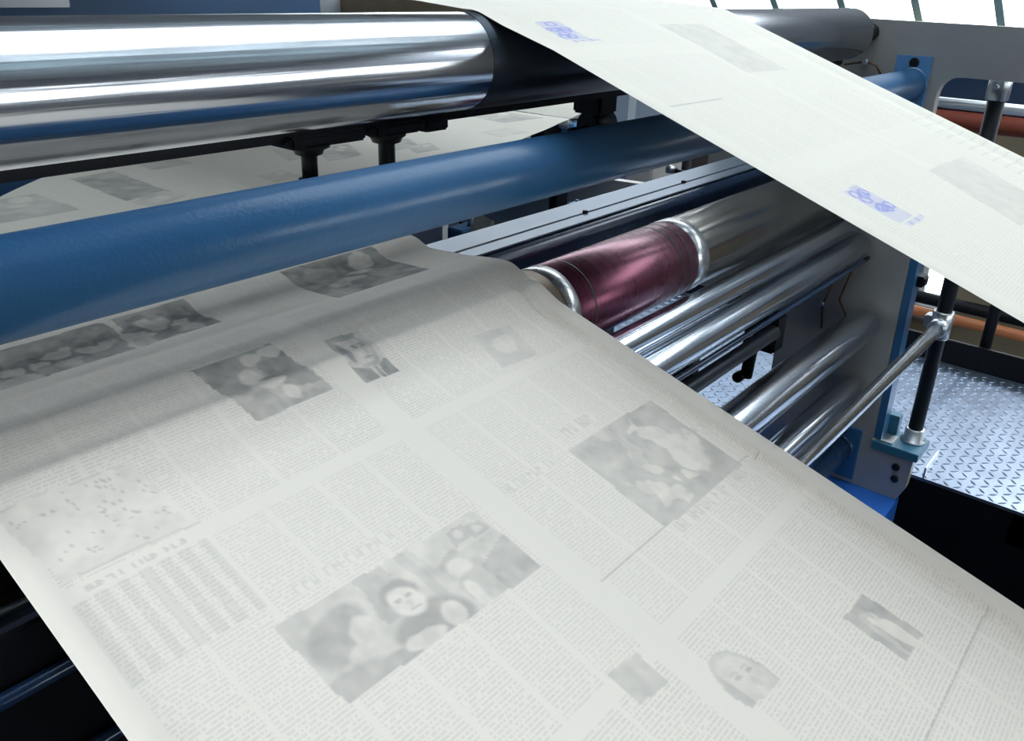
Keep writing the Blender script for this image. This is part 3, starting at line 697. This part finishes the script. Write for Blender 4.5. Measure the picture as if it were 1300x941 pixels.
# ------------------------------------------------------------------ machinery behind the blue tube
def panel(name, mat, label, cat, quad, X, depth, extra=None):
    """box whose front face, at distance X, spans pixel bounds quad = (x0,y0,x1,y1)"""
    a, b_ = on_x(quad[0], quad[1], X), on_x(quad[2], quad[3], X)
    y1, y0 = max(a[1], b_[1]), min(a[1], b_[1]); z1, z0 = max(a[2], b_[2]), min(a[2], b_[2])
    return (y0, y1, z0, z1)
def cabinet(name, X, depth, y0, y1, z0, z1, mat, label, cat='cabinet', strips=(), smat='cabinet_white', legs=True):
    t = thing(name, (X+depth/2, (y0+y1)/2, -3.3), label, cat)
    m = MB(); m.box((X, y0, z0), (X+depth, y1, z1), .01); m.build('body', mat, t)
    for (a, b_) in strips:
        m = MB(); m.box((X-.008, a, z0+.01), (X, b_, z1-.01), .002); m.build('trim_strip', smat, t)
    if legs and z0 > -3.2:
        m = MB()
        for yy_ in (y0+.03, y1-.10): m.box((X+.05, yy_, -3.3), (X+.12, yy_+.07, z0))
        m.build('stand', 'black_iron', t)
    return t
yA = on_x(691, 270, 3.9)[1]; yB = on_x(640, 290, 3.9)[1]
cabinet('control_cabinet', 3.90, .5, yA, yB+.4, -3.28, -.40, 'cabinet_grey', 'pale grey cabinet with vertical strips seen under the blue tube', strips=((yA, yA+.035), (yA+.13, yA+.15), (yA+.40, yA+.46)))
yC = on_x(842, 140, 5.2)[1]; yD = on_x(765, 130, 5.2)[1]
s1 = on_x(803, 135, 5.2)[1]
cabinet('control_cabinet', 5.2, .6, yC-.5, yD+.3, -3.28, -.35, 'cabinet_grey', 'pale blue-grey cabinet above the blue tube, left of the upper web edge', strips=((s1-.03, s1+.03),))
yE, yF = on_x(752, 240, 3.5)[1], on_x(690, 260, 3.5)[1]
yG = on_x(860, 230, 3.3)[1]
cabinet('motor_housing', 3.5, .35, yE-.03, yF, -1.9, on_x(720, 235, 3.5)[2]+.12, 'cabinet_brown', 'dark brown motor housing behind the cross beam', 'motor', legs=True)
y1_, y0_b = on_x(767, 230, 3.48)[1], on_x(792, 230, 3.48)[1]
m = MB(); m.box((3.48, y0_b+.002, -3.3), (3.56, y1_-.002, -.68), .004); tag(m.build('column_post', 'blue_paint'), 'blue upright post behind the cross beam, right of the brown motor housing', 'post')
y1_, y0_b = on_x(792, 230, 3.5)[1], on_x(826, 230, 3.5)[1]
cabinet('gear_box', 3.5, .3, y0_b, y1_, -1.6, on_x(800, 222, 3.5)[2]+.1, 'plate_steel', 'beige grey gearbox right of the blue upright post', 'gearbox')
y1_, y0_b = on_x(858, 200, 4.2)[1], on_x(935, 200, 4.2)[1]
cabinet('tool_cupboard', 4.2, .4, y0_b-.1, y1_, -3.28, on_x(900, 192, 4.2)[2]+.03, 'cabinet_brown', 'dark brown cupboard right of the gearbox, just under the upper web', 'cupboard')
m = MB(); p0, p1, p2 = on_x(848, 214, 2.2), on_x(858, 217, 2.2), on_x(892, 224, 2.2)
t = thing('lever', tuple(p2), 'small lever with a chrome head under the upper web edge, above the cross beam', 'lever')
m.tube([p0, p1], [.014, .010], 16); m.build('lever_head', 'galvanised', t)
m = MB(); m.tube([p1, p2, p2+np.array([.1, 0, -.12])], .007, 12); m.build('lever_arm', 'black_iron', t)
# ribbed cream terminal block and blue valve on the flange
r0 = on_x(612, 287, 1.36)
t = thing('terminal_block', tuple(r0), 'small cream ribbed block beside the lower web corner, under the blue tube', 'terminal block')
m = MB()
for k in range(9):
    m.box((-.03+k*.0068, -.018, -.02), (-.03+k*.0068+.004, .018, .022), .0008)
m.box((-.032, -.016, -.02), (.034, .016, .018), .001)
o = m.build('ribbed_body', 'cream_plastic'); o.parent = t; o.rotation_euler = (math.radians(25), math.radians(18), math.radians(35))
t = thing('valve', tuple(on_x(590, 292, 1.42)), 'blue valve block beside the cream ribbed block', 'valve')
v0 = on_x(590, 296, 1.42)
m = MB(); m.box((v0[0]-.03, v0[1]-.02, v0[2]-.04), (v0[0]+.045, v0[1]+.03, v0[2]+.015), .003); m.build('valve_body', 'blue_paint', t)
m = MB(); m.lathe([(0, .008), (.02, .008), (.022, .005), (.03, .005)], (v0[0]+.02, v0[1], v0[2]+.014), 'z', 16); m.build('valve_fitting', 'galvanised', t)
b0 = on_x(732, 262, 2.2)
m = MB(); m.box((b0[0]-.03, b0[1]-.03, b0[2]-.12), (b0[0]+.03, b0[1]+.02, b0[2]+.012), .003); m.lathe([(0, .005), (.012, .005)], (b0[0], b0[1], b0[2]+.011), 'z', 12)
tag(m.build('sensor_box', 'blue_paint'), 'small blue sensor box behind the cross beam, before the brown motor housing', 'sensor')
t0 = on_x(765, 250, 3.0); t1 = on_x(742, 262, 3.0)
m = MB(); m.prism([(t0[1]-.1, t0[2]-.06), (t1[1], t1[2]-.10), (t1[1], t1[2]+.02)], 2.95, 3.05); tag(m.build('wedge_plate', 'cabinet_white'), 'small white wedge plate beside the blue sensor box', 'plate')
m = MB(); m.box((1.2, 1.30, -1.1), (2.1, 1.36, -.60), .004); m.box((1.2, 1.30, -1.39), (1.26, 1.36, -1.1)); m.box((2.04, 1.30, -1.39), (2.1, 1.36, -1.1))
tag(m.build('shield_plate', 'black_iron'), 'black shield plate behind the rollers under the cross beam', 'plate')
# blue machine beam beyond the big roller (top left)
t = thing('press_beam', (.2, 2.5, -1.6), 'dark blue press beam beyond the large top roller, along the top edge', 'beam')
m = MB(); m.box((-1.5, 2.80, -1.6), (2.2, 2.95, -.062), .01); m.box((-1.4, 2.82, -3.3), (-1.2, 2.93, -1.6)); m.box((2.0, 2.82, -3.3), (2.2, 2.93, -1.6)); m.build('beam_body', 'beam_blue', t)
a, b_ = on_x(30, 2, .84), on_x(101, 2, 1.0)
m = MB(); m.box((1.02, 2.79, -.115), (1.24, 2.80, -.062), .002); q = m.build('light_plate', 'cabinet_white', t); q['label'] = 'pale label plate'

t = thing('shade_tower', (-2., 1.5, -3.3), 'tall dark blue block added left of the machine, unseen, to shade the lower web', 'light blocker')  # unseen tower added to block sky light from the left
m = MB(); m.box((-1.6, .35, -3.29), (-.32, 2.75, 2.9), .02); m.build('tower_body', 'navy_paint', t)
m = MB(); m.box((-.32, .55, -1.2), (-.30, 1.6, .9), .003); dd = m.build('access_door', 'blue_paint', t)
m = MB(); m.box((-.30, .60, -.2), (-.27, .64, .1), .003); m.build('door_handle', 'galvanised', dd)
# through the cut-out of the side frame
t = thing('duct', (5.0, 0., -.6), 'dark blue duct with a pale rail seen through the side frame cut-out', 'duct')
z1, z2 = on_x(1250, 101, 4.6)[2], on_x(1250, 148, 4.6)[2]
m = MB(); m.box((4.6, -2.5, z2), (5.0, 1.5, z1+.14), .02); m.build('duct_body', 'navy_paint', t)
for y_ in (-2.4, 1.35): m = MB(); m.box((4.7, y_, -3.3), (4.8, y_+.1, z2)); m.build('duct_leg', 'navy_paint', t)
zr = on_x(1250, 157, 4.55)[2]
m = MB(); m.lathe([(-2.5, .045), (1.45, .045)], (4.54, 0, zr), 'y', 32)
for yy_ in (-2.2, -.6, .45, 1.2): m.lathe([(0, .052), (.05, .052)], (4.54, yy_, zr), 'y', 32)
tag(m.build('pipe', 'red_pipe'), 'dull red pipe under the dark duct, through the side frame cut-out', 'pipe')

# ------------------------------------------------------------------ the hall
ZFLOOR = -3.3; RX, HX0, HY0, HY1, ZC = 9.0, -7., -7., 11., 3.4
struct('floor', MB().box((HX0, HY0, ZFLOOR-.1), (RX+.3, HY1, ZFLOOR)), 'floor_dark')
m = MB(); m.box((6.2, -4, ZFLOOR), (8.2, 8, ZFLOOR+.02)); tag(m.build('floor_strip', 'floor_grey'), 'pale grey floor strip near the far wall', 'floor strip')
m = MB(); m.box((-.28, -2.5, -1.93), (WX0-.001, 2.75, -1.905)); 
for (px_, py_) in ((-.2, -2.4), (2.3, -2.4)): m.box((px_, py_, ZFLOOR), (px_+.1, py_+.1, -1.93))
tag(m.build('pit_deck', 'deck_dark'), 'dark navy deck plate under the press, lower right beside the walkway', 'deck')
# right wall with a real window opening
wy0, wy1 = on_x(1217, 360, RX)[1], on_x(1168, 360, RX)[1]
wz0 = on_x(1190, 386, RX)[2]; wz1 = wz0+1.7
ZG = -.30
m = MB(); m.box((RX, HY0, ZFLOOR), (RX+.25, wy0, ZG)); m.box((RX, wy1, ZFLOOR), (RX+.25, HY1, ZG)); m.box((RX, wy0, ZFLOOR), (RX+.25, wy1, wz0)); m.box((RX, wy0, wz1), (RX+.25, wy1, ZG))
struct('wall_right', m, 'wall_tan')
m = MB(); fwd = .06
for (a, b_) in ((wy0, wy0+.05), (wy1-.05, wy1)): m.box((RX+.02, a, wz0), (RX+.09, b_, wz1))
m.box((RX+.02, wy0, wz0), (RX+.09, wy1, wz0+.05)); m.box((RX+.02, wy0, wz1-.05), (RX+.09, wy1, wz1))
for k in range(1, 5): zz_ = wz0+.02+k*.33; m.box((RX+.03, wy0+.05, zz_), (RX+.06, wy1-.05, zz_+.014))
w_ = struct('window_1', m, 'window_frame')
MB().box((RX+.055, wy0+.05, wz0+.05), (RX+.06, wy1-.05, wz1-.05)).build('pane', 'glass', w_)
m = MB(); ya, yb_ = on_x(1163, 330, RX)[1], on_x(1150, 330, RX)[1]
m.box((RX-.06, wy1+.03, ZFLOOR+.1), (RX, wy1+.20, ZG)); struct('trim_1', m, 'window_frame')
m = MB(); m.box((RX-.16, wy1+.32, ZFLOOR), (RX, wy1+.55, ZG)); struct('trim_2', m, 'ochre_paint')
m = MB(); m.box((RX-.10, wy0-.05, wz0-.16), (RX, wy1+.05, wz0-.02)); struct('trim_3', m, 'wall_grey')
m = MB(); zz_ = on_x(1220, 408, 8.3)[2]; m.lathe([(-5, .05), (8, .05)], (8.3, 0, zz_), 'y', 24)
for yy_ in (-4, 0, 4, 7.5): m.box((8.27, yy_, ZFLOOR), (8.33, yy_+.05, zz_))
tag(m.build('pipe', 'orange_pipe'), 'orange-brown pipe along the foot of the far window wall', 'pipe')
m = MB(); zz_ = on_x(1220, 393, 8.6)[2]; m.lathe([(-5, .06), (8, .06)], (8.7, 0, zz_), 'y', 24)
for yy_ in (-3.6, .4, 4.4, 7.3): m.box((8.67, yy_, ZFLOOR), (8.73, yy_+.05, zz_))
tag(m.build('pipe', 'black_iron'), 'dark pipe behind the orange-brown pipe at the far wall', 'pipe')
# sloping glass roof on the right (window_2): bars fall away from the viewer
gdir = Vector((1., -.18, -1.10)); gtop = .12; tt = (gtop-ZG)/1.10
bars = [on_x(px, 0, RX-.2)[1] for px in (895, 980, 1068, 1157, 1264)]
step = (bars[0]-bars[-1])/4
m = MB(); nb = 24
for k in range(-12, 13):
    yb = bars[2]+k*step
    a = Vector((RX+.05, yb, ZG)); b_ = a-gdir*tt
    d = (b_-a); s_ = Vector((0, .035, 0)); nn = Vector((.74, 0, .67))*.07
    vs = [a-s_, a+s_, b_+s_, b_-s_]; vs = vs+[v+nn for v in vs]
    m.add(vs, [(0, 1, 2, 3), (7, 6, 5, 4), (0, 4, 5, 1), (1, 5, 6, 2), (2, 6, 7, 3), (3, 7, 4, 0)])
w_ = struct('window_2', m, 'bar_paint')
m = MB(); a = Vector((RX+.09, HY0, ZG)); b_ = a+Vector((-tt, 0, gtop-ZG)); c_ = b_+Vector((0, HY1-HY0, 0)); e_ = a+Vector((0, HY1-HY0, 0))
m.add([a, b_, c_, e_], [(0, 1, 2, 3)]); m.build('pane', 'glass', w_)
XG = RX+.05-(3.6-ZG)/1.10      # where the glazing meets the roof
SL0, SL1 = 1.70, 2.95
# roof with long skylight openings running along x
strips = [(-4.3, -3.9), (-3.0, -2.5), (-1.8, -1.3), (-.95, -.15), (.0, .8), (.95, 1.75), (2.5, 2.8)]
XS0, XS1 = -.6, 4.4
m = MB(); y = HY0
for (a, b_) in strips:
    m.box((HX0, y, ZC), (XG, a, ZC+.2)); y = b_
m.box((HX0, y, ZC), (XG, HY1, ZC+.2)); m.box((HX0, HY0, ZC), (XS0, HY1, ZC+.2)); m.box((XS1, HY0, ZC), (XG, HY1, ZC+.2))
sl = lambda z: RX+.09-(z-ZG)/1.10
for za_, zb_ in ((gtop, SL0), (SL1, ZC+.1)):
    pa = Vector((sl(za_), 0, za_)); pb = Vector((sl(zb_), 0, zb_))
    m.add([(pa.x, HY0, pa.z), (pa.x, HY1, pa.z), (pb.x, HY1, pb.z), (pb.x, HY0, pb.z), (pa.x+.2, HY0, pa.z+.1), (pa.x+.2, HY1, pa.z+.1), (pb.x+.1, HY1, pb.z+.2), (pb.x+.1, HY0, pb.z+.2)], [(0, 1, 2, 3), (7, 6, 5, 4), (0, 4, 5, 1), (2, 6, 7, 3), (1, 5, 6, 2), (0, 3, 7, 4)])
struct('ceiling', m, 'ceiling_paint')
for i, (a, b_) in enumerate(strips):
    m = MB(); x = XS0
    while x < XS1: m.box((x, a, ZC+.05), (x+.06, b_, ZC+.15)); x += 1.1
    for f_ in (.33, .66): yy_ = a+(b_-a)*f_; m.box((XS0, yy_-.03, ZC+.05), (XS1, yy_+.03, ZC+.15))
    w_ = struct('window_%d' % (i+3), m, 'bar_paint')
    MB().box((XS0, a, ZC+.1), (XS1, b_, ZC+.105)).build('pane', 'glass', w_)
WB0, WB1 = -.7, 1.0
m = MB(); m.box((HX0, HY0-.2, ZFLOOR), (RX+.3, HY0, WB0)); m.box((HX0, HY0-.2, WB1), (RX+.3, HY0, ZC+.2))
x = HX0; m.box((HX0, HY0-.2, WB0), (-3., HY0, WB1)); m.box((7.6, HY0-.2, WB0), (RX+.3, HY0, WB1))
for k in range(4): m.box((-3.+k*2.65+2.2, HY0-.2, WB0), (-3.+k*2.65+2.65, HY0, WB1))
struct('wall_back', m, 'wall_grey')
for k in range(4):
    xa = -3.+k*2.65; m = MB(); m.box((xa, HY0-.12, WB0), (xa+.07, HY0-.05, WB1)); m.box((xa+2.13, HY0-.12, WB0), (xa+2.2, HY0-.05, WB1)); m.box((xa+1.07, HY0-.12, WB0), (xa+1.13, HY0-.05, WB1))
    for zz_ in (WB0, WB1-.06): m.box((xa, HY0-.12, zz_), (xa+2.2, HY0-.05, zz_+.06))
    w_ = struct('window_%d' % (k+20), m, 'window_frame'); MB().box((xa+.05, HY0-.09, WB0+.05), (xa+2.15, HY0-.085, WB1-.05)).build('pane', 'glass', w_)
m = MB(); sl = lambda z: RX+.09-(z-ZG)/1.10
y = HY0
while y < HY1:
    p, q2 = (sl(SL0), SL0), (sl(SL1), SL1); m.add([(p[0], y, p[1]), (p[0], y+.07, p[1]), (q2[0], y+.07, q2[1]), (q2[0], y, q2[1]), (p[0]+.07, y, p[1]+.06), (p[0]+.07, y+.07, p[1]+.06), (q2[0]+.07, y+.07, q2[1]+.06), (q2[0]+.07, y, q2[1]+.06)], [(0, 1, 2, 3), (7, 6, 5, 4), (0, 4, 5, 1), (1, 5, 6, 2), (2, 6, 7, 3), (3, 7, 4, 0)]); y += 1.5
w_ = struct('window_15', m, 'bar_paint')
MB().add([(sl(SL0)+.03, HY0, SL0), (sl(SL0)+.03, HY1, SL0), (sl(SL1)+.03, HY1, SL1), (sl(SL1)+.03, HY0, SL1)], [(0, 1, 2, 3)]).build('pane', 'glass', w_)
struct('wall_left', MB().box((HX0-.2, HY0, ZFLOOR), (HX0, HY1, ZC+.2)), 'wall_grey')
struct('wall_far', MB().box((HX0, HY1, ZFLOOR), (RX+.3, HY1+.2, ZC+.2)), 'wall_grey')

# ------------------------------------------------------------------ light
W = bpy.data.worlds.new('World'); bpy.context.scene.world = W; W.use_nodes = True
nt = W.node_tree; bg = nt.nodes['Background']
tc = N(nt, 'ShaderNodeTexCoord'); sx = N(nt, 'ShaderNodeSeparateXYZ'); L(nt, tc.outputs['Generated'], sx.inputs[0])
mr = N(nt, 'ShaderNodeMapRange'); L(nt, sx.outputs[2], mr.inputs[0]); mr.inputs[1].default_value = -.1; mr.inputs[2].default_value = .7
mx = N(nt, 'ShaderNodeMix', data_type='RGBA'); L(nt, mr.outputs[0], mx.inputs[0]); mx.inputs[6].default_value = (.93, .97, 1., 1); mx.inputs[7].default_value = (.84, .925, 1., 1)
L(nt, mx.outputs[2], bg.inputs[0]); bg.inputs[1].default_value = 6.9
def portal(loc, rot, sx_, sy_):
    l = bpy.data.lights.new('portal', 'AREA'); l.shape = 'RECTANGLE'; l.size = sx_; l.size_y = sy_; l.cycles.is_portal = True
    o = bpy.data.objects.new('daylight_portal', l); C.objects.link(o); o.location = loc; o.rotation_euler = rot
for (a, b_) in strips: portal(((XS0+XS1)/2, (a+b_)/2, ZC+.25), (0, 0, 0), XS1-XS0, b_-a)
for k in range(4): portal((-3.+k*2.65+1.1, HY0-.25, (WB0+WB1)/2), (math.pi/2, 0, 0), 2.2, WB1-WB0)
portal((sl((SL0+SL1)/2)+.15, (HY0+HY1)/2, (SL0+SL1)/2+.15), (0, math.pi/2-math.atan2(1, 1.10), 0), math.hypot((SL1-SL0)/1.1, SL1-SL0), HY1-HY0)
portal((RX+.2-tt/2, (HY0+HY1)/2, (ZG+gtop)/2+.1), (0, math.pi/2-math.atan2(tt, gtop-ZG)+0, 0), math.hypot(tt, gtop-ZG), HY1-HY0)
sun = bpy.data.lights.new('sun', 'SUN'); sun.energy = 1.6; sun.angle = math.radians(7); sun.color = (1., .97, .92)
so = bpy.data.objects.new('sun', sun); C.objects.link(so)
so.rotation_euler = Vector((-.80, .10, -.66)).to_track_quat('-Z', 'Y').to_euler()

# ------------------------------------------------------------------ camera
cam = bpy.data.cameras.new('camera'); co_ = bpy.data.objects.new('camera', cam); C.objects.link(co_)
cam.sensor_fit = 'HORIZONTAL'; cam.sensor_width = 36.; cam.lens = FOC*36/1300
cam.shift_x = 0.; cam.shift_y = -(470.5-426)/1300
right = RW @ np.array([1., 0, 0]); up = RW @ np.array([0, -1., 0]); back = RW @ np.array([0, 0, -1.])
co_.matrix_world = Matrix(((right[0], up[0], back[0], 0), (right[1], up[1], back[1], 0), (right[2], up[2], back[2], 0), (0, 0, 0, 1)))
cam.clip_start = .02
sc = bpy.context.scene; sc.camera = co_
sc.view_settings.view_transform = 'Standard'; sc.view_settings.look = 'None'; sc.view_settings.gamma = 1; sc.view_settings.use_curve_mapping = False
sc.view_settings.exposure = 0.
sc.cycles.use_denoising = True; sc.cycles.max_bounces = 8; sc.cycles.sample_clamp_indirect = 6
